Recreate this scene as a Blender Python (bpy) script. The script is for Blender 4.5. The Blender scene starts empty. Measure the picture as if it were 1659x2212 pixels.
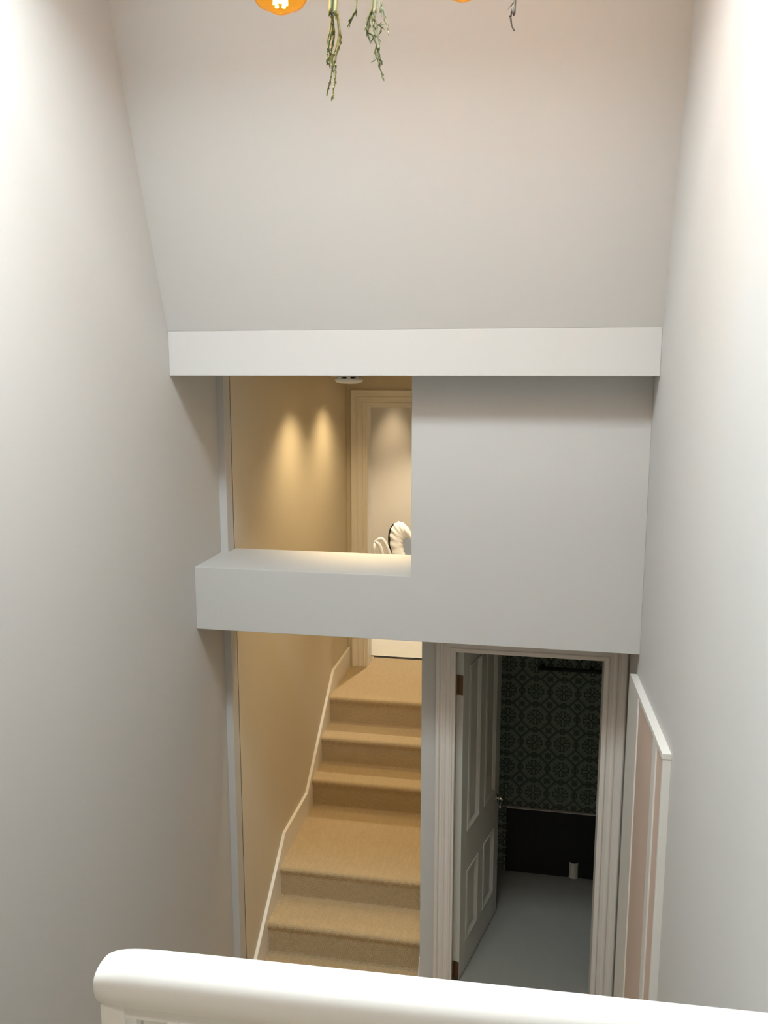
import bpy, bmesh, math, random
from mathutils import Vector, Matrix

# ------------------------------------------------------------------ frame of reference
# Author coordinates ("units"): x right, y away from the viewer, z up, eye at the origin; 1 unit = S metres.
S = 0.95
ZC = 3.69 * S                      # eye height above the lower hall floor
W, H, F = 1659.0, 2212.0, 1830.0
VX, VY = 1178.0, 803.0             # vanishing point of the depth direction
_d = Vector(((VX - W/2)/F, -(VY - H/2)/F, 1.0)).normalized()
_p = math.atan2((H/2 - VY)/F, 1.0)
_u = Vector((0, math.cos(_p), -math.sin(_p)))
_r = _u.cross(_d).normalized()
if _r.x < 0: _r = -_r

def ray(x, y):
    c = Vector(((x - W/2)/F, -(y - H/2)/F, 1.0))
    return Vector((_r.dot(c), _d.dot(c), _u.dot(c)))
def at_y(x, y, Y):
    v = ray(x, y); return v * (Y / v.y)
def U(x, y, z):                    # units -> metres in the scene
    return Vector((S*x, S*y, S*z + ZC))

SC = bpy.context.scene
COL = SC.collection

# ------------------------------------------------------------------ camera
cam_d = bpy.data.cameras.new('camera'); cam = bpy.data.objects.new('camera', cam_d); COL.objects.link(cam)
cam_d.sensor_fit = 'VERTICAL'; cam_d.sensor_height = 24.0; cam_d.lens = 24.0 * F / H
cam_d.clip_start = 0.02
def _w(c): return Vector((_r.dot(c), _d.dot(c), _u.dot(c)))
cx, cy, cz = _w(Vector((1,0,0))), _w(Vector((0,1,0))), _w(Vector((0,0,-1)))
m = Matrix(((cx.x, cy.x, cz.x), (cx.y, cy.y, cz.y), (cx.z, cy.z, cz.z))).to_4x4()
m.translation = U(0, 0, 0)
cam.matrix_world = m
SC.camera = cam

# ------------------------------------------------------------------ sky, daylight, exposure
SKYC, SKYS = (0.88, 0.96, 1.0), 34.0
world = bpy.data.worlds.new('sky'); SC.world = world; world.use_nodes = True
bg = world.node_tree.nodes['Background']
bg.inputs['Color'].default_value = (*SKYC, 1); bg.inputs['Strength'].default_value = SKYS
SKY = (-1.64, 0.02, 1.30, 2.30)    # skylight opening x0, x1, y0, y1 (units)
CEIL = 1.66
GLZ = 1.98                         # glazing at the top of the skylight shaft
pl = bpy.data.lights.new('skylight_daylight', 'AREA'); pl.shape = 'RECTANGLE'
pl.size = (SKY[1]-SKY[0])*S; pl.size_y = (SKY[3]-SKY[2])*S
pl.cycles.is_portal = True
plo = bpy.data.objects.new('skylight_daylight', pl); COL.objects.link(plo)
plo.location = U((SKY[0]+SKY[1])/2, (SKY[2]+SKY[3])/2, GLZ + 0.14)
SC.view_settings.view_transform = 'Standard'
SC.view_settings.look = 'None'
SC.view_settings.gamma = 1.0
SC.view_settings.use_curve_mapping = False
SC.view_settings.exposure = 0.28
SC.cycles.diffuse_bounces = 8
SC.cycles.max_bounces = 14
SC.cycles.transparent_max_bounces = 8
SC.cycles.sample_clamp_indirect = 6.0

# ------------------------------------------------------------------ materials
def nodes(name):
    mt = bpy.data.materials.new(name); mt.use_nodes = True
    nt = mt.node_tree; return mt, nt, nt.nodes['Principled BSDF']
def paint(name, col, rough=0.6, bump=0.02, scale=180.0, spec=0.3, vary=0.0):
    mt, nt, b = nodes(name)
    b.inputs['Base Color'].default_value = (*col, 1); b.inputs['Roughness'].default_value = rough
    b.inputs['Specular IOR Level'].default_value = spec
    tc = nt.nodes.new('ShaderNodeTexCoord')
    n = nt.nodes.new('ShaderNodeTexNoise'); n.inputs['Scale'].default_value = scale; n.inputs['Detail'].default_value = 3
    nt.links.new(tc.outputs['Object'], n.inputs['Vector'])
    bp = nt.nodes.new('ShaderNodeBump'); bp.inputs['Strength'].default_value = bump; bp.inputs['Distance'].default_value = 0.002
    nt.links.new(n.outputs['Fac'], bp.inputs['Height']); nt.links.new(bp.outputs['Normal'], b.inputs['Normal'])
    if vary:
        n2 = nt.nodes.new('ShaderNodeTexNoise'); n2.inputs['Scale'].default_value = scale*0.35
        nt.links.new(tc.outputs['Object'], n2.inputs['Vector'])
        mx = nt.nodes.new('ShaderNodeMixRGB')
        mx.inputs['Color1'].default_value = (*[c*(1-vary) for c in col], 1)
        mx.inputs['Color2'].default_value = (*[min(1, c*(1+vary)) for c in col], 1)
        nt.links.new(n2.outputs['Fac'], mx.inputs['Fac']); nt.links.new(mx.outputs['Color'], b.inputs['Base Color'])
    return mt
class Expr:
    """Tiny helper for writing scalar shader maths."""
    def __init__(s, nt): s.nt = nt
    def __call__(s, op, a, b=None, c=None):
        n = s.nt.nodes.new('ShaderNodeMath'); n.operation = op
        for i, v in enumerate((a, b, c)):
            if v is None: continue
            if isinstance(v, (int, float)): n.inputs[i].default_value = v
            else: s.nt.links.new(v, n.inputs[i])
        return n.outputs[0]

def carpet_mat(name, c1, c2, period=0.05, pitch=0.0105):
    mt, nt, b = nodes(name); E = Expr(nt)
    geo = nt.nodes.new('ShaderNodeNewGeometry'); sp = nt.nodes.new('ShaderNodeSeparateXYZ')
    nt.links.new(geo.outputs['Position'], sp.inputs[0])
    s = E('ADD', sp.outputs['Y'], sp.outputs['Z'])
    tri = E('PINGPONG', sp.outputs['X'], period/2)
    ph = E('ADD', s, tri)
    v = E('SINE', E('MULTIPLY', ph, 2*math.pi/pitch))
    v = E('MULTIPLY_ADD', v, 0.5, 0.5)
    nz = nt.nodes.new('ShaderNodeTexNoise'); nz.inputs['Scale'].default_value = 45; nz.inputs['Detail'].default_value = 5
    mp = nt.nodes.new('ShaderNodeMapping'); mp.inputs['Scale'].default_value = (1.6, 0.35, 1)
    nt.links.new(geo.outputs['Position'], mp.inputs['Vector']); nt.links.new(mp.outputs[0], nz.inputs['Vector'])
    f = E('ADD', E('MULTIPLY', v, 0.65), E('MULTIPLY', nz.outputs['Fac'], 0.35))
    mx = nt.nodes.new('ShaderNodeMixRGB'); mx.inputs['Color1'].default_value = (*c1, 1); mx.inputs['Color2'].default_value = (*c2, 1)
    nt.links.new(f, mx.inputs['Fac']); nt.links.new(mx.outputs[0], b.inputs['Base Color'])
    b.inputs['Roughness'].default_value = 0.95; b.inputs['Specular IOR Level'].default_value = 0.1
    bp = nt.nodes.new('ShaderNodeBump'); bp.inputs['Strength'].default_value = 0.9; bp.inputs['Distance'].default_value = 0.003
    nt.links.new(v, bp.inputs['Height']); nt.links.new(bp.outputs[0], b.inputs['Normal'])
    return mt

def wallpaper_mat(name, light, dark, cell_x, cell_z, ox=0.0, oz=0.0, axis='X'):
    mt, nt, b = nodes(name); E = Expr(nt)
    geo = nt.nodes.new('ShaderNodeNewGeometry'); sp = nt.nodes.new('ShaderNodeSeparateXYZ')
    nt.links.new(geo.outputs['Position'], sp.inputs[0])
    def cell(o, size, off):
        q = E('ADD', E('DIVIDE', o, size), off)
        return E('ABSOLUTE', E('SUBTRACT', E('FRACT', q), 0.5))        # 0 at motif centre .. 0.5 at the cell edge
    x = cell(sp.outputs[axis], cell_x, ox); z = cell(sp.outputs['Z'], cell_z, oz)
    LT = lambda a, v: E('LESS_THAN', a, v)
    AND = lambda a, c: E('MULTIPLY', a, c)
    OR = lambda *a: a[0] if len(a) == 1 else E('MAXIMUM', a[0], OR(*a[1:]))
    near = lambda a, v, w: LT(E('ABSOLUTE', E('SUBTRACT', a, v)), w)
    ssum = E('ADD', x, z); mx_ = E('MAXIMUM', x, z); mn_ = E('MINIMUM', x, z)
    diag = near(ssum, 0.69, 0.045)                                     # diamond edges
    side = AND(E('GREATER_THAN', mx_, 0.465), LT(ssum, 0.72))          # short octagon sides
    inner = AND(near(ssum, 0.60, 0.012), LT(mx_, 0.5))
    # rings on the shared sides
    dx = E('SUBTRACT', mx_, 0.5); rr = E('SQRT', E('ADD', E('MULTIPLY', dx, dx), E('MULTIPLY', mn_, mn_)))
    ring = near(rr, 0.095, 0.032)
    # snowflake in the octagon
    r = E('SQRT', E('ADD', E('MULTIPLY', x, x), E('MULTIPLY', z, z)))
    bars = AND(near(mn_, 0.055, 0.022), LT(mx_, 0.30))
    dg = AND(LT(E('SUBTRACT', mx_, mn_), 0.03), LT(r, 0.33))
    twig = AND(near(ssum, 0.32, 0.022), LT(E('SUBTRACT', mx_, mn_), 0.22))
    tip = AND(near(mx_, 0.27, 0.022), LT(mn_, 0.12))
    hub = LT(r, 0.05)
    # flower in the diamond
    ex = E('SUBTRACT', 0.5, x); ez = E('SUBTRACT', 0.5, z)
    rd = E('SQRT', E('ADD', E('MULTIPLY', ex, ex), E('MULTIPLY', ez, ez)))
    petal = AND(LT(E('ABSOLUTE', E('SUBTRACT', ex, ez)), 0.045), AND(LT(rd, 0.15), E('GREATER_THAN', rd, 0.035)))
    petal2 = AND(LT(E('MINIMUM', ex, ez), 0.018), LT(rd, 0.13))
    f = OR(diag, side, inner, ring, bars, dg, twig, tip, hub, petal, petal2)
    mx = nt.nodes.new('ShaderNodeMixRGB'); mx.inputs['Color1'].default_value = (*light, 1); mx.inputs['Color2'].default_value = (*dark, 1)
    nt.links.new(f, mx.inputs['Fac']); nt.links.new(mx.outputs[0], b.inputs['Base Color'])
    b.inputs['Roughness'].default_value = 0.8; b.inputs['Specular IOR Level'].default_value = 0.15
    return mt

def metal(name, col, rough=0.25):
    mt, nt, b = nodes(name); b.inputs['Base Color'].default_value = (*col, 1)
    b.inputs['Metallic'].default_value = 1; b.inputs['Roughness'].default_value = rough; return mt
def emit(name, col, s):
    mt, nt, b = nodes(name); b.inputs['Base Color'].default_value = (*col, 1)
    b.inputs['Emission Color'].default_value = (*col, 1); b.inputs['Emission Strength'].default_value = s; return mt
def thin_glass(name, tint, gloss=0.08, glow=None, gs=0.0):
    mt, nt, b = nodes(name); nt.nodes.remove(b); out = nt.nodes['Material Output']
    t = nt.nodes.new('ShaderNodeBsdfTransparent'); t.inputs[0].default_value = (*tint, 1)
    g = nt.nodes.new('ShaderNodeBsdfGlossy'); g.inputs['Roughness'].default_value = 0.03
    lw = nt.nodes.new('ShaderNodeLayerWeight'); lw.inputs['Blend'].default_value = gloss
    mx = nt.nodes.new('ShaderNodeMixShader')
    nt.links.new(lw.outputs['Fresnel'], mx.inputs[0]); nt.links.new(t.outputs[0], mx.inputs[1]); nt.links.new(g.outputs[0], mx.inputs[2])
    res = mx.outputs[0]
    if glow:                                       # lit coating of a lamp bulb
        em = nt.nodes.new('ShaderNodeEmission'); em.inputs[0].default_value = (*glow, 1); em.inputs[1].default_value = gs
        ad = nt.nodes.new('ShaderNodeAddShader'); nt.links.new(res, ad.inputs[0]); nt.links.new(em.outputs[0], ad.inputs[1]); res = ad.outputs[0]
    nt.links.new(res, out.inputs['Surface']); return mt

CWX, CWZ = 0.183*S, 0.1815*S            # wallpaper repeat
_q = at_y(1158, 1493.6, 5.50)
OWX, OWZ = 0.5 - U(*_q).x/CWX, 0.5 - U(*_q).z/CWZ
WALLC = (0.55, 0.545, 0.535)
M = dict(
    wall=paint('matt_wall_paint', WALLC, 0.85, 0.03, 240, 0.15),
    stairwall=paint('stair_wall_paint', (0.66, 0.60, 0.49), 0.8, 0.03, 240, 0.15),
    beam=paint('bulkhead_paint', (0.59, 0.585, 0.575), 0.85, 0.02, 240, 0.15),
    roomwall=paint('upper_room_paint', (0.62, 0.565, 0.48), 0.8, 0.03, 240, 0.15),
    ceil=paint('ceiling_paint', (0.63, 0.625, 0.615), 0.85, 0.02, 240, 0.15),
    gloss=paint('white_satin_wood_paint', (0.82, 0.80, 0.76), 0.32, 0.015, 60, 0.45),
    rail=paint('white_gloss_rail_paint', (0.88, 0.87, 0.85), 0.28, 0.01, 50, 0.5),
    casing=paint('casing_paint', (0.70, 0.66, 0.62), 0.4, 0.015, 60, 0.4),
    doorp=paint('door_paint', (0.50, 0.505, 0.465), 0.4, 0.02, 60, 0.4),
    blush=paint('blush_panel_paint', (0.60, 0.47, 0.40), 0.6, 0.02, 120, 0.3),
    carpet=carpet_mat('herringbone_carpet', (0.40, 0.30, 0.175), (0.76, 0.615, 0.41)),
    palefloor=paint('pale_floor_tile', (0.70, 0.68, 0.62), 0.5, 0.02, 30, 0.4, vary=0.04),
    greyfloor=paint('bathroom_vinyl', (0.26, 0.255, 0.23), 0.55, 0.02, 30, 0.3, vary=0.05),
    wallpaper=wallpaper_mat('lattice_wallpaper', (0.215, 0.255, 0.215), (0.078, 0.096, 0.085), CWX, CWZ, OWX, OWZ),
    wallpaper_side=wallpaper_mat('lattice_wallpaper_side', (0.215, 0.255, 0.215), (0.078, 0.096, 0.085), CWX, CWZ, OWX, OWZ, axis='Y'),
    black=paint('black_board_paint', (0.026, 0.026, 0.028), 0.6, 0.02, 60, 0.2),
    bronze=metal('bronze_hinge', (0.20, 0.13, 0.08), 0.45),
    chrome=metal('brushed_chrome', (0.70, 0.70, 0.68), 0.22),
    brass=metal('aged_brass', (0.55, 0.38, 0.16), 0.3),
    plastic=paint('white_plastic', (0.80, 0.78, 0.72), 0.4, 0.0, 50, 0.4),
    plasterw=paint('white_plaster', (0.90, 0.88, 0.82), 0.6, 0.05, 60, 0.3),
    darkgrey=paint('dark_grey_plastic', (0.03, 0.03, 0.03), 0.5, 0.0, 50, 0.3),
    mirror=metal('mirror_glass', (0.85, 0.85, 0.82), 0.03),
    glass=thin_glass('clear_glazing', (0.97, 0.985, 0.98)),
    amber=thin_glass('amber_bulb_glass', (1.0, 0.66, 0.18), 0.06, (1.0, 0.50, 0.10), 0.12),
    filament=emit('glowing_filament', (1.0, 0.66, 0.28), 60.0),
    lamp=emit('downlight_lamp', (1.0, 0.72, 0.40), 12.0),
    cord=paint('brown_flex', (0.05, 0.035, 0.025), 0.7, 0.0, 50, 0.2),
    wood=paint('rough_driftwood', (0.22, 0.15, 0.10), 0.8, 0.4, 30, 0.2, vary=0.3),
    green=paint('plant_green', (0.075, 0.095, 0.036), 0.6, 0.2, 200, 0.3, vary=0.35),
    palegreen=paint('plant_sage', (0.17, 0.21, 0.14), 0.6, 0.2, 200, 0.3, vary=0.3),
    olive=paint('plant_olive_stem', (0.17, 0.165, 0.06), 0.6, 0.2, 200, 0.3, vary=0.3),
    dry=paint('dried_stem', (0.08, 0.068, 0.058), 0.7, 0.2, 200, 0.2, vary=0.3),
)

# ------------------------------------------------------------------ mesh helpers
WL = {}                                           # object -> world location
def tag(o, label=None, cat=None, group=None, kind=None):
    if label: o['label'] = label
    if cat: o['category'] = cat
    if group: o['group'] = group
    if kind: o['kind'] = kind
    return o
class MB:
    def __init__(s): s.v, s.f = [], []
    def add(s, vs, fs):
        o = len(s.v); s.v += [Vector(q) for q in vs]; s.f += [tuple(i+o for i in f) for f in fs]; return s
    def box(s, x0, x1, y0, y1, z0, z1, units=True):
        c = [(x, y, z) for z in (z0, z1) for y in (y0, y1) for x in (x0, x1)]
        if units: c = [U(*q) for q in c]
        return s.add(c, [(0,2,3,1), (4,5,7,6), (0,1,5,4), (2,6,7,3), (0,4,6,2), (1,3,7,5)])
    def prism(s, bottom, top):                    # two loops with the same count (scene metres)
        n = len(bottom)
        fs = [tuple(range(n))[::-1], tuple(range(n, 2*n))] + [(i, (i+1) % n, n+(i+1) % n, n+i) for i in range(n)]
        return s.add(list(bottom)+list(top), fs)
    def loft(s, rings, cap=True, closed=False):
        n = len(rings[0]); o = len(s.v); k = len(rings)
        for r in rings: s.v += [Vector(q) for q in r]
        for i in range(k if closed else k-1):
            for j in range(n):
                a, b2 = o+i*n, o+((i+1) % k)*n
                s.f.append((a+j, a+(j+1) % n, b2+(j+1) % n, b2+j))
        if cap and not closed:
            s.f.append(tuple(o+j for j in range(n))[::-1]); s.f.append(tuple(o+(k-1)*n+j for j in range(n)))
        return s
    def tube(s, pts, rad, n=8, flat=1.0, up=Vector((0,0,1))):
        rings = []
        for i, p in enumerate(pts):
            a = pts[max(0, i-1)]; b2 = pts[min(len(pts)-1, i+1)]
            t = (b2-a).normalized(); x = t.cross(up)
            if x.length < 1e-4: x = t.cross(Vector((0,1,0)))
            x.normalize(); y = x.cross(t)
            r = rad[i] if isinstance(rad, (list, tuple)) else rad
            rings.append([p + x*(r*math.cos(q*2*math.pi/n)) + y*(r*flat*math.sin(q*2*math.pi/n)) for q in range(n)])
        return s.loft(rings)
    def lathe(s, c, prof, n=32, cap=True):        # prof: list of (radius, height) about vertical axis at c
        return s.loft([[Vector((c.x+r*math.cos(2*math.pi*j/n), c.y+r*math.sin(2*math.pi*j/n), c.z+h)) for j in range(n)] for r, h in prof], cap)
    def build(s, name, mat, parent=None, smooth=False, bevel=0.0, seg=2):
        me = bpy.data.meshes.new(name)
        lo = Vector([min(q[i] for q in s.v) for i in range(3)]); hi = Vector([max(q[i] for q in s.v) for i in range(3)])
        org = Vector(((lo.x+hi.x)/2, (lo.y+hi.y)/2, lo.z))
        me.from_pydata([q-org for q in s.v], [], s.f)
        bm = bmesh.new(); bm.from_mesh(me); bmesh.ops.recalc_face_normals(bm, faces=bm.faces); bm.to_mesh(me); bm.free()
        me.materials.append(M[mat]); me.update()
        if smooth:
            for p in me.polygons: p.use_smooth = True
        o = bpy.data.objects.new(name, me); COL.objects.link(o); WL[o.name] = org
        o.location = org
        if parent is not None:
            o.parent = parent; o.location = org - WL[parent.name]
        if bevel:
            b = o.modifiers.new('bevel', 'BEVEL'); b.width = bevel; b.segments = seg; b.limit_method = 'ANGLE'
        return o
def empty(name, loc):
    o = bpy.data.objects.new(name, None); COL.objects.link(o); o.location = loc; WL[o.name] = Vector(loc)
    o.empty_display_size = 0.05; return o
def struct(name, mb, mat, **k):
    o = mb.build(name, mat, **k); o['kind'] = 'structure'; return o
def catmull(pts, n=6):
    out = []
    for i in range(len(pts)-1):
        p0, p1, p2, p3 = pts[max(0, i-1)], pts[i], pts[i+1], pts[min(len(pts)-1, i+2)]
        for k in range(n):
            t = k/n
            out.append(0.5*((2*p1) + (p2-p0)*t + (2*p0-5*p1+4*p2-p3)*t*t + (3*p1-p0-3*p2+p3)*t**3))
    out.append(pts[-1]); return out

# ------------------------------------------------------------------ main dimensions (units)
XL, XR = -1.70, 0.468              # side walls of the light well
XC, XD = -1.66, -0.602             # stair corridor left / right
YBM, YB, YD, YN = 3.70, 3.90, 4.30, 4.263   # bulkhead beam, boxed block, door wall, nib
YE = 7.10                          # end wall of the upper landing
ZF, ZL = -3.69, -1.62              # lower hall floor, viewer's landing
YBACK = -1.40
ZBM0, ZBM1 = -0.018, 0.182
ZB0, ZSH = -1.287, -0.966
ZBATH = -3.43

# ------------------------------------------------------------------ shell
struct('floor', MB().box(XL, XR, YBACK, YN+0.6, ZF-0.12, ZF), 'carpet')
struct('wall_left', MB().box(XL-0.15, XL, YBACK, YN+0.12, ZF-0.12, CEIL), 'wall')
struct('wall_right', MB().box(XR, XR+0.15, YBACK, YD, ZF-0.12, CEIL), 'wall')
struct('wall_behind', MB().box(XL-0.15, XR+0.15, YBACK-0.15, YBACK, ZF-0.12, CEIL), 'wall')
# sloping upper wall leaning towards the viewer, on top of the bulkhead
y1 = YBM - (CEIL-ZBM1)*0.345
struct('wall_far', MB().prism([U(XL, YBM, ZBM1), U(XR, YBM, ZBM1), U(XR, YBM+0.2, ZBM1), U(XL, YBM+0.2, ZBM1)],
                              [U(XL, y1, CEIL), U(XR, y1, CEIL), U(XR, y1+0.2, CEIL), U(XL, y1+0.2, CEIL)]), 'wall')
struct('trim_1', MB().box(XL, XR, YBM, YB, ZBM0, ZBM1), 'beam', bevel=0.003)
# ceiling round the skylight
x0, x1, ya, yb = SKY
cb = MB()
cb.box(XL-0.15, x0, YBACK-0.15, YBM, CEIL, CEIL+0.12); cb.box(x1, XR+0.15, YBACK-0.15, YBM, CEIL, CEIL+0.12)
cb.box(x0, x1, YBACK-0.15, ya, CEIL, CEIL+0.12); cb.box(x0, x1, yb, YBM, CEIL, CEIL+0.12)
for a in ((x0-0.1, x0, ya-0.1, yb+0.1), (x1, x1+0.1, ya-0.1, yb+0.1), (x0, x1, ya-0.1, ya), (x0, x1, yb, yb+0.1)):
    cb.box(a[0], a[1], a[2], a[3], CEIL+0.12, GLZ+0.12)
struct('ceiling', cb, 'ceil')
wf = MB()
for a in ((x0, x0+0.04, ya, yb), (x1-0.04, x1, ya, yb), (x0, x1, ya, ya+0.04), (x0, x1, yb-0.04, yb), ((x0+x1)/2-0.02, (x0+x1)/2+0.02, ya, yb)):
    wf.box(a[0], a[1], a[2], a[3], GLZ+0.06, GLZ+0.12)
win = struct('window_1', wf, 'gloss')
for a in ((x0+0.04, (x0+x1)/2-0.02), ((x0+x1)/2+0.02, x1-0.04)):
    MB().box(a[0], a[1], ya+0.04, yb-0.04, GLZ+0.085, GLZ+0.095).build('pane', 'glass', win)

# nib strip at the end of the left wall, corridor walls
struct('trim_2', MB().box(XL-0.02, XC, YN, YN+0.10, ZF-0.12, 0.12), 'wall', bevel=0.003)
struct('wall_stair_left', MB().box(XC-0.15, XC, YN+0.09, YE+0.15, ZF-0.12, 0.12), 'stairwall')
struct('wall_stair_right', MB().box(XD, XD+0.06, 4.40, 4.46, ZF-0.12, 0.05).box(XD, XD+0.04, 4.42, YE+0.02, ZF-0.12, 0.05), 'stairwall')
struct('ceiling_stair', MB().box(XL-0.15, XR+0.15, YB-0.05, YE+0.18, -0.012, 0.10), 'ceil')

# boxed block: solid panel on the right, low ledge on the left
Lp = [(XL, ZB0), (XR, ZB0), (XR, 0.10), (XD, 0.10), (XD, ZSH), (XL, ZSH)]
struct('wall_middle', MB().prism([U(x, YB, z) for x, z in Lp], [U(x, 4.376, z) for x, z in Lp]).box(XD, XR, 4.376, 4.42, ZB0, 0.10), 'wall', bevel=0.002)

# ------------------------------------------------------------------ mouldings
CAS = [(0, 0), (0, .016), (.006, .020), (.012, .020), (.016, .013), (.034, .013), (.040, .019), (.048, .019), (.054, .013), (.066, .013), (.072, .024), (.086, .026), (.092, .020), (.092, 0)]
def casing(xl, xr, zb, zt, yf, prof, right=True, scale=1.0, scale_r=None):
    rings = []
    sr = scale_r or scale
    def pt(i, a, h):
        return [U(xl-a*scale, yf-h, zb), U(xl-a*scale, yf-h, zt+a*scale), U(xr+a*sr, yf-h, zt+a*scale), U(xr+a*sr, yf-h, zb)][i]
    for i in range(4 if right else 3):
        rings.append([pt(i, a, h) for a, h in prof])
    return MB().loft(rings)

# ------------------------------------------------------------------ door wall below the block
OXL, OXR, OZT = -0.420, 0.343, -1.462
dw = MB()
dw.box(XD, OXL-0.02, YD, 4.42, ZF-0.12, ZB0); dw.box(OXR+0.02, XR+0.15, YD, 4.42, ZF-0.12, ZB0)
dw.box(OXL-0.02, OXR+0.02, YD, 4.42, OZT+0.02, ZB0); dw.box(OXL-0.02, OXR+0.02, YD, 4.42, ZF-0.12, ZBATH-0.02)
struct('wall_door', dw, 'wall')
fr = MB()
fr.box(OXL-0.02, OXL, YD-0.012, 4.42, ZBATH, OZT+0.02); fr.box(OXR, OXR+0.02, YD-0.012, 4.42, ZBATH, OZT+0.02)
fr.box(OXL, OXR, YD-0.012, 4.42, OZT, OZT+0.02)
d1 = struct('door_1', fr, 'casing', bevel=0.002)
d1['label'] = 'white door frame round the dark wallpapered room'
casing(OXL-0.012, OXR+0.010, ZBATH, OZT+0.012, YD, CAS, scale=1.0, scale_r=1.16).build('architrave', 'casing', d1, bevel=0.0015)
struct('floor_step', MB().box(XD, XR, 3.45, YD, ZF, ZBATH), 'carpet')
# door leaf, swung inward
A = Vector((-0.380, 4.335)); B = Vector((-0.207, 5.010)); dd = (B-A).normalized(); nn = Vector((dd.y, -dd.x)); LW = (B-A).length
TH = 0.04
def L(s, h, z): q = A + dd*s + nn*h; return U(q.x, q.y, z)
def lbox(mb, s0, s1, z0, z1, h0, h1):
    return mb.prism([L(s0, h0, z0), L(s1, h0, z0), L(s1, h1, z0), L(s0, h1, z0)], [L(s0, h0, z1), L(s1, h0, z1), L(s1, h1, z1), L(s0, h1, z1)])
dz0, dz1 = ZBATH+0.008, OZT-0.006
leaf = MB(); ST = 0.095; MU = 0.10
s_cols = [(ST, (LW-MU)/2), ((LW+MU)/2, LW-ST)]
z_rows = [(-3.235, -2.80), (-2.555, -1.575)]
for a in ((0, ST), (LW-ST, LW)): lbox(leaf, a[0], a[1], dz0, dz1, -TH, 0)
for a in ((dz0, z_rows[0][0]), (z_rows[0][1], z_rows[1][0]), (z_rows[1][1], dz1)): lbox(leaf, ST, LW-ST, a[0], a[1], -TH, 0)
for zr in z_rows: lbox(leaf, s_cols[0][1], s_cols[1][0], zr[0], zr[1], -TH, 0)
lf = empty('panelled_door', L(LW/2, -TH/2, dz0))
tag(lf, 'white four panel door standing open into the dark wallpapered room', 'door')
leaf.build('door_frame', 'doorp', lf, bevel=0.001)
for sc in s_cols:
    for zr in z_rows:
        pm = MB(); ss, zz = sc, zr
        def loop(i, h): return [L(ss[0]+i, h, zz[0]+i), L(ss[1]-i, h, zz[0]+i), L(ss[1]-i, h, zz[1]-i), L(ss[0]+i, h, zz[1]-i)]
        pm.loft([loop(0, -TH+0.004), loop(0, 0.004), loop(0.008, 0.006), loop(0.02, -0.004), loop(0.026, -0.012), loop(0.05, -0.008), loop(0.055, -0.006)])
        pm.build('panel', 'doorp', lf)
for z in (-1.66, -3.365):
    h = MB(); lbox(h, -0.003, 0.0, z-0.055, z+0.055, -TH+0.004, -0.002)
    q = A - dd*0.006 - nn*(TH-0.002)
    h.tube([U(q.x, q.y, z-0.055), U(q.x, q.y, z+0.055)], 0.006, 8)
    h.build('hinge', 'bronze', lf)
zh = -2.615
hd = MB(); c0 = L(LW-0.055, 0, zh)
nv = Vector((nn.x, nn.y, 0)); dv = Vector((dd.x, dd.y, 0))
hd.tube([c0, c0+nv*0.008], 0.024, 16, up=dv); hd.tube([c0, c0+nv*0.045], 0.009, 10, up=dv)
hd.tube([c0+nv*0.045+dv*0.012, c0+nv*0.050-dv*0.03, c0+nv*0.052-dv*0.10], 0.008, 10)
hd.build('handle', 'chrome', lf, smooth=True)

# ------------------------------------------------------------------ small wallpapered room
YW = 5.50
struct('floor_bathroom', MB().box(XD+0.04, 0.75, YD, YW, ZBATH-0.1, ZBATH), 'greyfloor')
struct('wall_bathroom_far', MB().box(XD+0.04, 0.75, YW, YW+0.1, ZBATH-0.1, ZB0+0.02), 'wallpaper')
struct('wall_bathroom_left', MB().box(XD+0.041, XD+0.06, 4.421, YW, ZBATH, ZB0+0.02), 'wallpaper_side')
struct('wall_bathroom_right', MB().box(0.75, 0.80, 4.42, YW+0.1, ZBATH-0.1, ZB0+0.02).box(XR+0.10, 0.80, 4.38, 4.42, ZBATH-0.1, ZB0+0.06), 'wallpaper_side')
struct('ceiling_bathroom', MB().box(XD, 0.80, 4.40, YW+0.1, ZB0+0.02, ZB0+0.08), 'ceil')
pt = at_y(1096, 1745, YW-0.02)
bp_ = empty('wall_board', U((pt.x+0.74)/2, YW-0.01, ZBATH))
tag(bp_, 'black board standing low against the dark patterned wallpaper', 'board')
MB().box(pt.x, 0.74, YW-0.02, YW, ZBATH, pt.z).build('board_face', 'black', bp_, bevel=0.002)
MB().box(pt.x, 0.74, YW-0.021, YW, pt.z, pt.z+0.006).build('top_edge', 'casing', bp_)
# dark bar along the upper part of the wallpaper
a = at_y(1163, 1443, YW-0.05); zr = a.z
rl = empty('wall_bar', U(0.3, YW-0.03, zr))
tag(rl, 'dark bar high on the patterned wallpaper behind the door', 'rail')
MB().tube([U(a.x, YW-0.05, zr), U(0.70, YW-0.05, zr)], 0.013, 12).build('pole', 'black', rl, smooth=True)
for x in (a.x+0.03, 0.36, 0.66):
    MB().box(x-0.012, x+0.012, YW-0.05, YW, zr-0.012, zr+0.012).build('bracket', 'black', rl)
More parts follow.
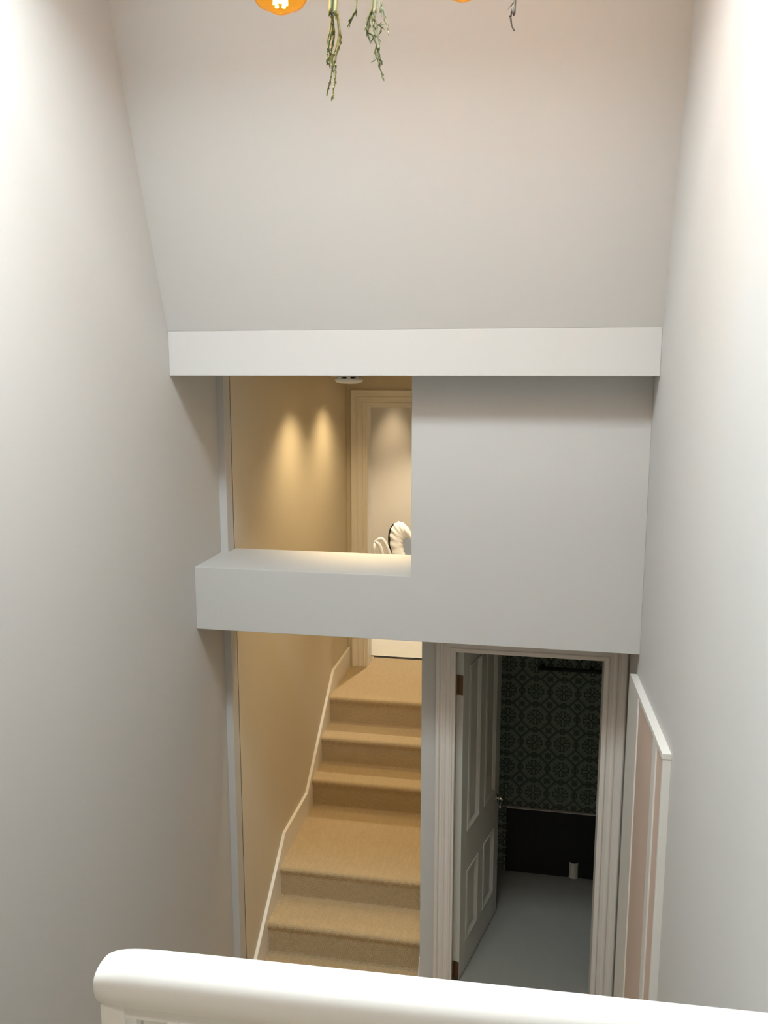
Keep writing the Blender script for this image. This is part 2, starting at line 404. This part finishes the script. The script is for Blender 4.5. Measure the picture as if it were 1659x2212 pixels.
# white waste pipe stub
v = ray(1238, 1893); pp = v*(ZBATH/v.z)
cpt = U(pp.x, pp.y, ZBATH); RP = 0.034*S
zt_ = at_y(1238, 1860, pp.y).z; hp = (zt_-ZBATH)*S
ps = empty('waste_pipe', cpt); tag(ps, 'short white waste pipe stub standing up from the grey floor by the black board', 'pipe')
MB().lathe(cpt, [(RP*1.04, 0), (RP*1.04, .006), (RP, .008), (RP, hp*.86), (RP*1.03, hp*.87), (RP*1.03, hp), (RP*.88, hp), (RP*.86, .02)], 28).build('pipe_body', 'plastic', ps, smooth=False, bevel=0.001)
MB().lathe(cpt+Vector((0,0,hp*0.55)), [(RP*.845, 0), (RP*.845, .004)], 24).build('bore_shade', 'darkgrey', ps)  # dark disc standing in for the shade inside the hollow pipe

# ------------------------------------------------------------------ staircase
stp = [(-2.600, 6.335, YE+0.30), (-2.825, 6.060, 6.345), (-3.040, 5.780, 6.07), (-3.258, 4.965, 5.79), (-3.475, 4.690, 4.975)]
sr = empty('staircase', U((XC+XD)/2, 5.8, ZF))
tag(sr, 'beige herringbone carpeted stairs climbing the narrow lit passage on the left', 'stairs')
for i, (z, yn, yb2) in enumerate(stp):
    zb = (stp[i+1][0] if i+1 < len(stp) else ZF)
    R = 0.022
    prof = [(yb2, z)]
    for k in range(7):
        t = k/6*math.pi*0.62
        prof.append((yn + R - R*math.sin(t), z - R + R*math.cos(t)))
    prof += [(yn+0.016, z-0.06), (yn+0.018, zb), (yb2, zb)]
    MB().prism([U(XC+0.012, y, q) for y, q in prof], [U(XD-0.012, y, q) for y, q in prof]).build('step', 'carpet', sr)
    # carpet tucked in at the foot of each riser
for i in range(5):
    z0 = stp[i+1][0] if i < 4 else ZF
    yv = stp[i][1]+0.018
    MB().prism([U(XC+0.012, yv-0.012, z0), U(XC+0.012, yv, z0), U(XC+0.012, yv, z0+0.012)], [U(XD-0.012, yv-0.012, z0), U(XD-0.012, yv, z0), U(XD-0.012, yv, z0+0.012)]).build('carpet_fold', 'carpet', sr)

# skirting following the flight on the left wall
top = [(7.10, -2.428), (6.49, -2.428), (5.66, -3.085), (5.10, -3.085), (4.40, -3.63)]
bot = [(7.10, -2.602), (6.34, -2.602), (5.775, -3.262), (4.96, -3.262), (4.40, -3.69)]
T = 0.022
sk = MB()
for i in range(4):
    (ya_, za_), (yb_, zb_) = top[i], top[i+1]; lowa, lowb = ZF if i > 2 else min(bot[i][1]-0.7, -2.7), ZF
    lowa = ZF
    sk.prism([U(XC, ya_, lowa), U(XC, ya_, za_), U(XC, yb_, zb_), U(XC, yb_, ZF)], [U(XC+T, ya_, lowa), U(XC+T, ya_, za_), U(XC+T, yb_, zb_), U(XC+T, yb_, ZF)])
struct('baseboard_stair', sk, 'gloss', bevel=0.003)
struct('trim_4', MB().prism([U(XD-0.03, YD+0.01, ZF), U(XD, YD+0.01, ZF), U(XD, YD+0.03, ZF), U(XD-0.03, YD+0.03, ZF)],
                            [U(XD-0.006, YD+0.01, -3.30), U(XD, YD+0.01, -3.30), U(XD, YD+0.03, -3.30), U(XD-0.006, YD+0.03, -3.30)]), 'gloss')

# ------------------------------------------------------------------ end door of the upper landing and the room beyond
EXL, EXR, EZT = -1.478, -0.74, -0.295
ew = MB()
ew.box(XC, EXL-0.02, YE, YE+0.14, -2.6, 0.0); ew.box(EXR+0.02, XD+0.04, YE, YE+0.14, -2.6, 0.0); ew.box(EXL-0.02, EXR+0.02, YE, YE+0.14, EZT+0.02, 0.0)
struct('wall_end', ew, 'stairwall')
f2 = MB()
f2.box(EXL-0.02, EXL, YE-0.012, YE+0.15, -2.6, EZT+0.02); f2.box(EXR, EXR+0.02, YE-0.012, YE+0.15, -2.6, EZT+0.02); f2.box(EXL, EXR, YE-0.012, YE+0.15, EZT, EZT+0.02)
d2 = struct('door_2', f2, 'gloss', bevel=0.002)
casing(EXL-0.02, EXR+0.02, -2.6, EZT+0.02, YE, CAS, scale=1.35).build('architrave', 'gloss', d2, bevel=0.0015)
v = ray(850, 1421.5); yt = v.y*(-2.6/v.z)
struct('trim_5', MB().box(EXL, EXR, yt-0.012, yt+0.012, -2.62, -2.597), 'darkgrey')
YR = 9.1
struct('floor_upper_room', MB().box(-2.6, 0.2, yt+0.012, YR, -2.72, -2.6).box(-2.65, XC, YE, yt+0.02, -2.72, -2.6).box(XD, 0.25, YE, yt+0.02, -2.72, -2.6), 'palefloor')
struct('wall_upper_room_far', MB().box(-2.6, 0.2, YR, YR+0.1, -2.72, 0.1), 'roomwall')
struct('wall_upper_room_left', MB().box(-2.7, -2.6, YE+0.14, YR+0.1, -2.72, 0.1), 'wall')
struct('wall_upper_room_right', MB().box(0.2, 0.3, YE+0.14, YR+0.1, -2.72, 0.1), 'wall')
struct('wall_upper_room_near', MB().box(-2.7, XC, YE+0.0, YE+0.14, -2.72, 0.1).box(XD+0.04, 0.3, YE, YE+0.14, -2.72, 0.1), 'wall')
struct('ceiling_upper_room', MB().box(-2.7, 0.3, YE+0.02, YR+0.1, 0.10, 0.16), 'ceil')

# white chair with a slotted hoop back, in the far room
def at_pts(lst, Y): return [U(*at_y(x, y, Y)) for x, y in lst]
YCH = 8.35
ct = at_y(824, 1180, YCH)
ch = empty('white_chair', U(ct.x, YCH, -2.6)); tag(ch, 'white chair with slotted hoop back beyond the upper doorway', 'chair')
zs = -2.6+0.46/S
seatc = Vector((ct.x+0.10, YCH+0.02))
def low(p, x, y, z): return U(x, y, z)
o_ = at_pts([(842, 1198), (838, 1187), (833, 1176), (828.5, 1168), (823.5, 1164.2), (818, 1166), (813.5, 1169.5), (810, 1172.5)], YCH)
hoop = MB().tube(catmull([U(seatc.x+0.09, YCH, zs)]+o_, 5), 0.019, 10, flat=0.8, up=Vector((0,1,0)))
hoop.build('back_hoop', 'plasterw', ch, smooth=True)
i_ = at_pts([(826.5, 1201), (824, 1191), (821, 1181), (817, 1175), (812, 1172.3)], YCH-0.01)
MB().tube(catmull([U(seatc.x-0.01, YCH, zs)]+i_, 5), 0.019, 10, flat=0.8, up=Vector((0,1,0))).build('back_spindle', 'plasterw', ch, smooth=True)
j_ = at_pts([(808.5, 1198), (808.5, 1186), (809, 1173)], YCH+0.12)
MB().tube([U(seatc.x-0.11, YCH+0.10, zs)]+j_, 0.012, 8).build('back_post', 'plasterw', ch, smooth=True)
MB().lathe(U(seatc.x, YCH-0.06, zs-0.03), [(0.16, 0), (0.19, .01), (0.19, .025), (0.16, .03)], 24).build('seat', 'plasterw', ch, smooth=False, bevel=0.002)
for sx in (-1, 1):
    for sy in (-1, 1):
        MB().tube([U(seatc.x+sx*0.17, YCH-0.06+sy*0.17, -2.6), U(seatc.x+sx*0.12, YCH-0.06+sy*0.12, zs-0.025)], [0.010, 0.014], 8).build('leg', 'plasterw', ch, smooth=True)

# ruffled white mirror frame tilted against the far wall
YM = 8.55
mc = U(*at_y(870, 1180, YM)); pxu = 1830.0/YM/1.02; a_, b_ = 27.0/pxu*S, 54.0/pxu*S
tilt = math.radians(14)
ex = Vector((math.cos(tilt), 0.10, math.sin(tilt))); ez = Vector((-math.sin(tilt), 0.12, math.cos(tilt))); ey = Vector((0, 1, 0))
mr = empty('ruffled_mirror', mc - Vector((0,0,b_))); tag(mr, 'white ruffled oval mirror propped up beyond the upper doorway', 'mirror')
rings = []; NS = 88
random.seed(4)
for k in range(NS):
    t = 2*math.pi*k/NS; wv = math.cos(17*t+0.5*math.sin(3*t)); wv2 = math.cos(17*t+0.8)
    def q(rad, h): return mc + ex*(a_*(rad*math.cos(t) + 0.85*max(0, 1-rad))) + ez*(b_*(rad*math.sin(t) - 0.30*max(0, 1-rad))) + ey*h
    ro = 1.0+0.018*wv
    rings.append([q(0.46+0.012*wv2, 0.020), q(0.48, -0.020+0.003*wv2), q(0.58, -0.034+0.002*wv), q(0.76, -0.046-0.003*wv), q(ro-0.04, -0.030-0.006*wv2), q(ro, 0.012), q(ro-0.05, 0.03), q(0.55, 0.03)])
MB().loft(rings, closed=True).build('frame', 'plasterw', mr, smooth=True)
MB().loft([[mc+ex*(a_*(.50*math.cos(2*math.pi*j/40)+0.44))+ez*(b_*(.50*math.sin(2*math.pi*j/40)-0.155))+ey*h for j in range(40)] for h in (0.014, 0.024)]).build('glass', 'mirror', mr)
MB().loft([[mc+ex*(a_*.97*math.cos(2*math.pi*j/40)-0.026)+ez*(b_*.97*math.sin(2*math.pi*j/40))+ey*h for j in range(40)] for h in (0.028, 0.075)]).build('backing', 'black', mr)
sb = MB().box(-1.20, -0.86, YM-0.10, YR, -2.6, (mc.z-ZC)/S - b_/S*1.0 + 0.03)
cab = sb.build('low_cabinet', 'plasterw', bevel=0.004); tag(cab, 'low white cabinet under the ruffled oval mirror', 'cabinet')

# ------------------------------------------------------------------ wainscot on the right wall
XWF = 0.440
zfar, znear = -1.402, -1.300
YW0, YW1 = 2.90, 4.10
zc = lambda y: znear + (zfar-znear)*(y-YW0)/(3.96-YW0)
wn = empty('wainscot', U(XR, (YW0+YW1)/2, ZF)); wn['kind'] = 'structure'
def wb(mb, x0, x1, ya, yb, za0, zb0, za1, zb1):   # slab with sloping top: z at ya / yb
    return mb.prism([U(x0, ya, za0), U(x1, ya, za0), U(x1, yb, zb0), U(x0, yb, zb0)], [U(x0, ya, za1), U(x1, ya, za1), U(x1, yb, zb1), U(x0, yb, zb1)])
wb(MB(), 0.446, XR, YW0, 3.955, ZF, ZF, zc(YW0)-0.02, zc(3.955)-0.02).build('panel', 'blush', wn)
def yface(x, y):  v = ray(x, y); return v.y*XWF/v.x
for (xa, xb) in ((1339, 1354), (1389, 1396)):
    yA, yB = yface(xb, 1982), yface(xa, 1982)
    yB = 4.03 if xa == 1339 else yB
    mb = wb(MB(), XWF, 0.447, yA, min(yB, 3.955), ZF, ZF, zc(yA)-0.02, zc(min(yB, 3.955))-0.02)
    if yB > 3.955: wb(mb, XWF, XR, 3.955, yB, ZF, ZF, zc(3.955)-0.02, zc(yB)-0.02)
    mb.build('stile', 'gloss', wn, bevel=0.0008)
wb(MB(), XWF, XR, YW0-0.02, YW0, ZF, ZF, zc(YW0)-0.02, zc(YW0)-0.02).build('end_stile', 'gloss', wn, bevel=0.001)
wb(MB(), XWF-0.004, XR, YW0-0.022, 3.96, zc(YW0)-0.02, zc(3.96)-0.02, zc(YW0), zc(3.96)).build('cap', 'gloss', wn, bevel=0.001)
wb(MB(), XWF+0.006, 0.453, YW0, 3.96, zc(YW0)-0.045, zc(3.96)-0.045, zc(YW0)-0.02, zc(3.96)-0.02).build('bead', 'casing', wn, bevel=0.001)

# ------------------------------------------------------------------ viewer's landing and balustrade (metres)
struct('floor_landing', MB().box(XL, XR, YBACK, -0.1, ZL-0.2, ZL).box(-0.52, XR, -0.1, 0.93, ZL-0.2, ZL), 'carpet')
zr_m = -0.640
def rail_pt(x, y):
    v = ray(x, y); k = zr_m/v.z; return Vector((v.x*k, v.y*k, v.z*k + ZC))
PL, PR = rail_pt(440, 2128), rail_pt(1460, 2239)
rd = (PR-PL); rd.z = 0; rd.normalize(); rn = Vector((rd.y, -rd.x, 0))          # rn points towards the viewer
if rn.y > 0: rn = -rn
PE = rail_pt(214, 2106)
s_end = (PE-PL).dot(rd); s_right = (S*XR-0.0 - PL.x)/rd.x
rr = 0.0275
ring_s = []
def sec(s, hw, top, bot):
    c = PL + rd*s; out = []
    for j in range(28):
        t = 2*math.pi*j/28; cc, ss = math.cos(t), math.sin(t)
        e = 0.9
        x = math.copysign(abs(cc)**e, cc)*hw; z = math.copysign(abs(ss)**e, ss)
        out.append(c + rn*x + Vector((0,0,(top if z > 0 else bot)*abs(z)*(1 if z > 0 else -1))))
    return out
LE = 0.085
for k in range(15):
    t = k/14; q = 1-(1-t)**2
    w_ = math.sqrt(max(0, 1-(1-t)**2.6))
    ring_s.append(sec(s_end + LE*(1-math.cos(t*math.pi/2)), max(0.012, rr*(0.30+0.70*w_)), rr*(-0.15+1.15*w_) if w_ > 0.2 else rr*0.1, rr*(0.55+0.45*min(1, w_*1.6))))
ring_s.append(sec(0.1, rr, rr, rr)); ring_s.append(sec(s_right, rr, rr, rr))
bl = empty('balustrade', Vector((PL.x+0.3, PL.y, S*ZL+ZC))); tag(bl, 'white painted landing balustrade with thick rounded handrail in front of the viewer', 'balustrade')
MB().loft(ring_s).build('handrail', 'rail', bl, smooth=True)
def rail_prism(s0, s1, w0, w1, z0, z1):
    def cc(s, w, z): q = PL + rd*s + rn*w; return Vector((q.x, q.y, z))
    return MB().prism([cc(s0, w0, z0), cc(s1, w0, z0), cc(s1, w1, z0), cc(s0, w1, z0)], [cc(s0, w0, z1), cc(s1, w0, z1), cc(s1, w1, z1), cc(s0, w1, z1)])
rail_prism(s_end+0.02, s_right, -0.013, 0.013, PL.z-rr-0.012, PL.z-rr+0.004).build('fillet', 'rail', bl, bevel=0.001)
def s_at(x, y):
    v = ray(x, y); k = (zr_m-rr)/v.z; q = Vector((v.x*k, v.y*k, 0)); return (q-Vector((PL.x, PL.y, 0))).dot(rd)
bw = 0.0265
sA = s_at(240, 2183); sB = s_at(388, 2190); pos = [sA, sB]
while pos[-1] + 0.105 < s_right-0.03: pos.append(pos[-1]+0.105)
for i, s_ in enumerate(pos):
    rail_prism(s_-bw/2, s_+bw/2, -bw/2, bw/2+0.003, S*ZL+ZC, PL.z-rr-0.010 if i else PL.z-rr+0.006).build('baluster' if i else 'newel_post', 'rail', bl, bevel=0.0015)
# slatted screen of the flight below
YS = 1.30
zsc = at_y(420, 2168, YS).z
sc_ = empty('stair_screen', U(at_y(420, 2200, YS).x, YS, ZF)); tag(sc_, 'white slatted stair screen seen below the rounded handrail', 'screen')
for xa, xb in ((255, 287), (309, 372), (410, 436), (441, 487), (492, 526), (539, 600)):
    p0, p1 = at_y(xa, 2200, YS), at_y(xb, 2200, YS)
    MB().box(p0.x, p1.x, YS, YS+0.03, ZF, zsc).build('slat', 'gloss', sc_, bevel=0.001)
p0, p1 = at_y(255, 2200, YS), at_y(600, 2200, YS)
MB().box(p0.x, p1.x, YS-0.006, YS+0.036, zsc-0.003, zsc+0.03).build('top_rail', 'gloss', sc_, bevel=0.003)

# ------------------------------------------------------------------ smoke alarm and downlights on the stair ceiling
YA = 4.62
sa = at_y(754, 815, YA); sac = U(sa.x, YA, -0.012)
al = empty('smoke_alarm', sac); tag(al, 'round white smoke alarm on the stair ceiling just below the bulkhead', 'smoke alarm')
zb_ = (at_y(754, 829, YA).z+0.012)*S; ra = 62/2/1840*YA*S
MB().lathe(sac, [(ra*.80, 0), (ra*.80, zb_*0.30), (ra*.86, zb_*.30)], 36).build('base', 'plastic', al)
MB().lathe(sac, [(ra*.74, zb_*.30), (ra*.74, zb_*.48)], 36).build('vent_ring', 'darkgrey', al)
for k in range(8):
    t = math.radians(45*k+10); d = Vector((math.cos(t), math.sin(t), 0)); e = Vector((-d.y, d.x, 0))
    c = sac + d*ra*0.80; q = []
    for z in (zb_*.50, zb_*.28):
        q.append([c+d*ra*.12-e*.010+Vector((0,0,z)), c+d*ra*.12+e*.010+Vector((0,0,z)), c-d*ra*.1+e*.010+Vector((0,0,z)), c-d*ra*.1-e*.010+Vector((0,0,z))])
    MB().prism(q[0], q[1]).build('vent_rib', 'plastic', al)
MB().lathe(sac, [(ra*.96, zb_*.46), (ra, zb_*.52), (ra, zb_*.70), (ra*.93, zb_*.84), (ra*.6, zb_*.97), (ra*.2, zb_), (0.001, zb_)], 36).build('cover', 'plastic', al, smooth=True)

def downlight(x, y, label, watts, col, spot=62, blend=0.55, z=0.0):
    c = U(x, y, z); e = empty('downlight', c); tag(e, label, 'downlight', None)
    MB().lathe(c, [(.050, 0), (.050, -.008), (.046, -.018), (.034, -.018), (.034, -.004), (.034, 0)], 28).build('trim_ring', 'brass' if False else 'plastic', e)
    MB().lathe(c, [(.033, -.002), (.033, -.007)], 20).build('lens', 'lamp', e)
    l = bpy.data.lights.new('downlight_beam', 'SPOT'); l.energy = watts; l.color = col; l.spot_size = math.radians(spot); l.spot_blend = blend; l.shadow_soft_size = 0.045
    lo = bpy.data.objects.new('downlight_beam', l); COL.objects.link(lo); lo.parent = e; lo.location = (0, 0, -0.02)
    return e
WARM = (1.0, 0.745, 0.40)
def wall_y(x, y): v = ray(x, y); return v.y*XC/v.x
yS1, yS2 = wall_y(626, 930), wall_y(697, 930)
downlight(XC+0.34, yS1, 'stair ceiling downlight nearer the bulkhead', 44, WARM, 118, 1.0, -0.012)
downlight(XC+0.34, yS2, 'stair ceiling downlight nearer the end door', 44, WARM, 118, 1.0, -0.012)
downlight(-0.88, 4.62, 'stair ceiling downlight above the white ledge', 62, WARM, 86, 1.0, -0.002)
downlight(-0.15, -0.45, 'landing ceiling downlight behind the viewer', 75, (1.0, 0.88, 0.74), 84, 0.8, CEIL)
pr = at_y(850, 1000, YR)
downlight(pr.x, YR-0.22, 'downlight of the upper room near its far wall', 75, (1.0, 0.80, 0.56), 52, 0.9, 0.10)
downlight(-1.2, 8.1, 'downlight of the upper room above the pale floor', 175, (1.0, 0.85, 0.64), 100, 0.55, 0.10)

# ------------------------------------------------------------------ hanging branch with amber bulbs and trailing plants
YP = 2.05
ZP = 1.22
br = empty('hanging_branch', U(-0.3, YP+0.1, ZP)); tag(br, 'long driftwood branch hung level under the skylight', 'branch')
pts = [U(x, YP+0.1+0.02*math.sin(3*x), ZP+0.05+0.02*math.sin(5*x)) for x in [-1.30+0.14*i for i in range(13)]]
MB().tube(catmull(pts, 4), [0.030+0.006*math.sin(i*0.7) for i in range(len(pts)*4-3)], 10).build('limb', 'wood', br, smooth=True)
for x in (-1.05, 0.30):
    MB().tube([U(x, YP+0.1, ZP+0.06), U(x, YP+0.1, GLZ+0.09 if SKY[0] < x < SKY[1] else CEIL)], 0.004, 6).build('hanging_cord', 'cord', br)
def pendant(px, bottom_y, Y, label, watts):
    b0 = at_y(px, bottom_y, Y); c = U(b0.x, Y, b0.z)
    e = empty('pendant_lamp', c); tag(e, label, 'lamp', 'amber bulbs hanging from the branch')
    k = 1.0
    prof = [(.001, 0.0), (.014, .001), (.024, .005), (.031, .011), (.040, .0135), (.050, .018), (.0585, .029), (.063, .044), (.063, .060), (.058, .080), (.046, .104), (.030, .128), (.019, .146), (.017, .165)]
    MB().lathe(c, [(r*k, h) for r, h in prof], 40, cap=False).build('bulb_glass', 'amber', e, smooth=True)
    fl = MB()
    for j in range(5):
        t = 2*math.pi*j/5
        q = [c+Vector((math.cos(t)*.013, math.sin(t)*.013, .016)), c+Vector((math.cos(t)*.016, math.sin(t)*.016, .06)), c+Vector((math.cos(t)*.007, math.sin(t)*.007, .10))]
        fl.tube(q, 0.0045, 6)
    fl.build('filament', 'filament', e)
    MB().lathe(c, [(.019, .160), (.020, .166), (.020, .205), (.012, .215), (.004, .218)], 24).build('socket', 'brass', e, smooth=True)
    MB().tube([c+Vector((0,0,.215)), Vector((c.x, c.y, ZC+S*(GLZ+0.09 if c.x < S*SKY[1] else CEIL)))], 0.0032, 6).build('flex', 'cord', e)
    l = bpy.data.lights.new('bulb_light', 'POINT'); l.energy = watts; l.color = (1.0, 0.62, 0.28); l.shadow_soft_size = 0.045
    lo = bpy.data.objects.new('bulb_light', l); COL.objects.link(lo); lo.parent = e; lo.location = (0, 0, 0.06)
pendant(606, 29, YP, 'glowing amber bulb hanging left of the green trailing plants', 2.4)
pendant(1000, 1, YP+0.25, 'amber bulb hanging right of the trailing plants, its tip just showing', 4)
pendant(1690, -18, YP-0.25, 'amber bulb hanging beside the right wall', 2.4)

def plant(name, label, strands, mat, Y, r0, rootx, spines=0.35):
    """strands: lists of photo points; each becomes a hanging stem with short side shoots, rooted on the branch"""
    rt = U(rootx, YP+0.1, ZP-0.005)
    e = empty(name, rt); tag(e, label, 'plant')
    for k, (st, rad, m2) in enumerate(strands):
        yy = Y + 0.018*((k*7) % 5 - 2)
        p3 = [U(*at_y(x, y, yy)) for x, y in st]
        if st[0][1] <= 2:
            p3 = [Vector((p3[0].x*0.8+rt.x*0.2, rt.y, rt.z))] + p3
        cv = catmull(p3, 7); n = len(cv)
        mb = MB(); mb.tube(cv, [rad*(1.0-0.55*i/n)*(0.85+0.3*random.random()) for i in range(n)], 7)
        for i in range(3, n-1):
            if random.random() < spines:
                d = (cv[i]-cv[i-1]).normalized(); s_ = Vector((random.uniform(-1, 1), random.uniform(-1, 1), 0)).normalized()
                ln = random.uniform(0.006, 0.012)
                mb.tube([cv[i], cv[i]+(d*0.8+s_*0.45)*ln*0.6, cv[i]+(d+s_*0.35)*ln], [rad*.55, rad*.42, rad*.12], 5)
        mb.build('stem', m2, e, smooth=True)
random.seed(11)
c1 = lambda *a: [(500+x*0.422, y*0.4219) for x, y in a]
g, o, p, d = 'green', 'olive', 'palegreen', 'dry'
t = 0.0024
plant('trailing_plant', 'long green trailing plant beside the left amber bulb', [
    (c1((510, -4), (513, 60), (516, 110), (514, 160), (500, 215), (492, 270), (494, 320)), t*1.5, g),
    (c1((516, -4), (518, 70), (517, 130), (505, 190), (498, 245), (505, 290), (500, 330)), t*1.2, g),
    (c1((505, -4), (510, 50), (515, 105), (522, 170), (520, 225), (508, 262), (512, 310), (514, 365), (506, 410), (494, 455), (488, 490)), t*1.3, g),
    (c1((515, 100), (508, 150), (497, 200), (494, 240), (510, 275)), t*1.7, g),
    (c1((518, 120), (524, 175), (515, 235), (500, 290), (496, 330)), t*1.5, g),
    (c1((536, -4), (541, 60), (548, 120), (555, 170), (550, 220), (540, 262), (532, 300), (532, 360), (530, 415), (522, 460), (519, 508)), t*1.4, o),
    (c1((530, -4), (538, 70), (550, 145), (545, 205), (535, 245), (520, 290), (512, 340)), t*1.2, o),
    (c1((552, 160), (556, 195), (551, 240), (541, 270)), t*1.4, o),
    (c1((512, 290), (520, 330), (512, 380), (505, 420)), t*1.0, g)], g, YP, t, at_y(715, 0, YP).x)
plant('trailing_sprig', 'short thin green sprig between the two longer trailing plants', [
    (c1((640, -4), (636, 40), (626, 75), (612, 100), (602, 132)), t*1.1, g),
    (c1((628, 66), (620, 88), (616, 96)), t*0.8, g)], g, YP+0.05, t, at_y(768, 0, YP).x, 0.5)
plant('curly_trailing_plant', 'sage green trailing plant with curling stems right of the long one', [
    (c1((722, -4), (718, 40), (712, 65), (700, 95), (692, 130), (700, 165), (722, 180), (735, 210), (745, 235), (752, 260), (757, 300), (755, 335), (768, 370), (773, 402)), t*1.15, g),
    (c1((740, -4), (734, 45), (728, 70), (738, 105), (745, 150), (752, 195), (757, 230), (748, 262), (742, 290), (728, 310)), t*1.1, p),
    (c1((714, 62), (722, 110), (732, 150), (740, 140), (752, 128), (766, 138), (762, 165), (745, 185), (728, 195)), t*1.05, g),
    (c1((708, 80), (704, 130), (698, 170), (705, 200), (714, 210), (724, 196)), t*1.0, g),
    (c1((742, 238), (736, 270), (745, 295), (738, 305)), t*0.9, g),
    (c1((757, 290), (766, 312), (768, 330)), t*0.9, g),
    (c1((716, 70), (730, 100), (726, 140), (736, 178), (730, 210)), t*1.1, p),
    (c1((762, -4), (770, 35), (780, 60), (786, 100), (797, 130), (801, 168)), t*1.2, p)], g, YP+0.03, t, at_y(805, 0, YP).x)
plant('dried_sprig', 'dark dried sprig hanging alone on the right', [
    (c1((1452, -4), (1440, 40), (1430, 85), (1435, 130), (1449, 158)), t*1.25, d),
    (c1((1446, 8), (1436, 22), (1432, 30)), t*0.8, d)], d, YP+0.05, t, at_y(1108, 0, YP).x, 0.1)
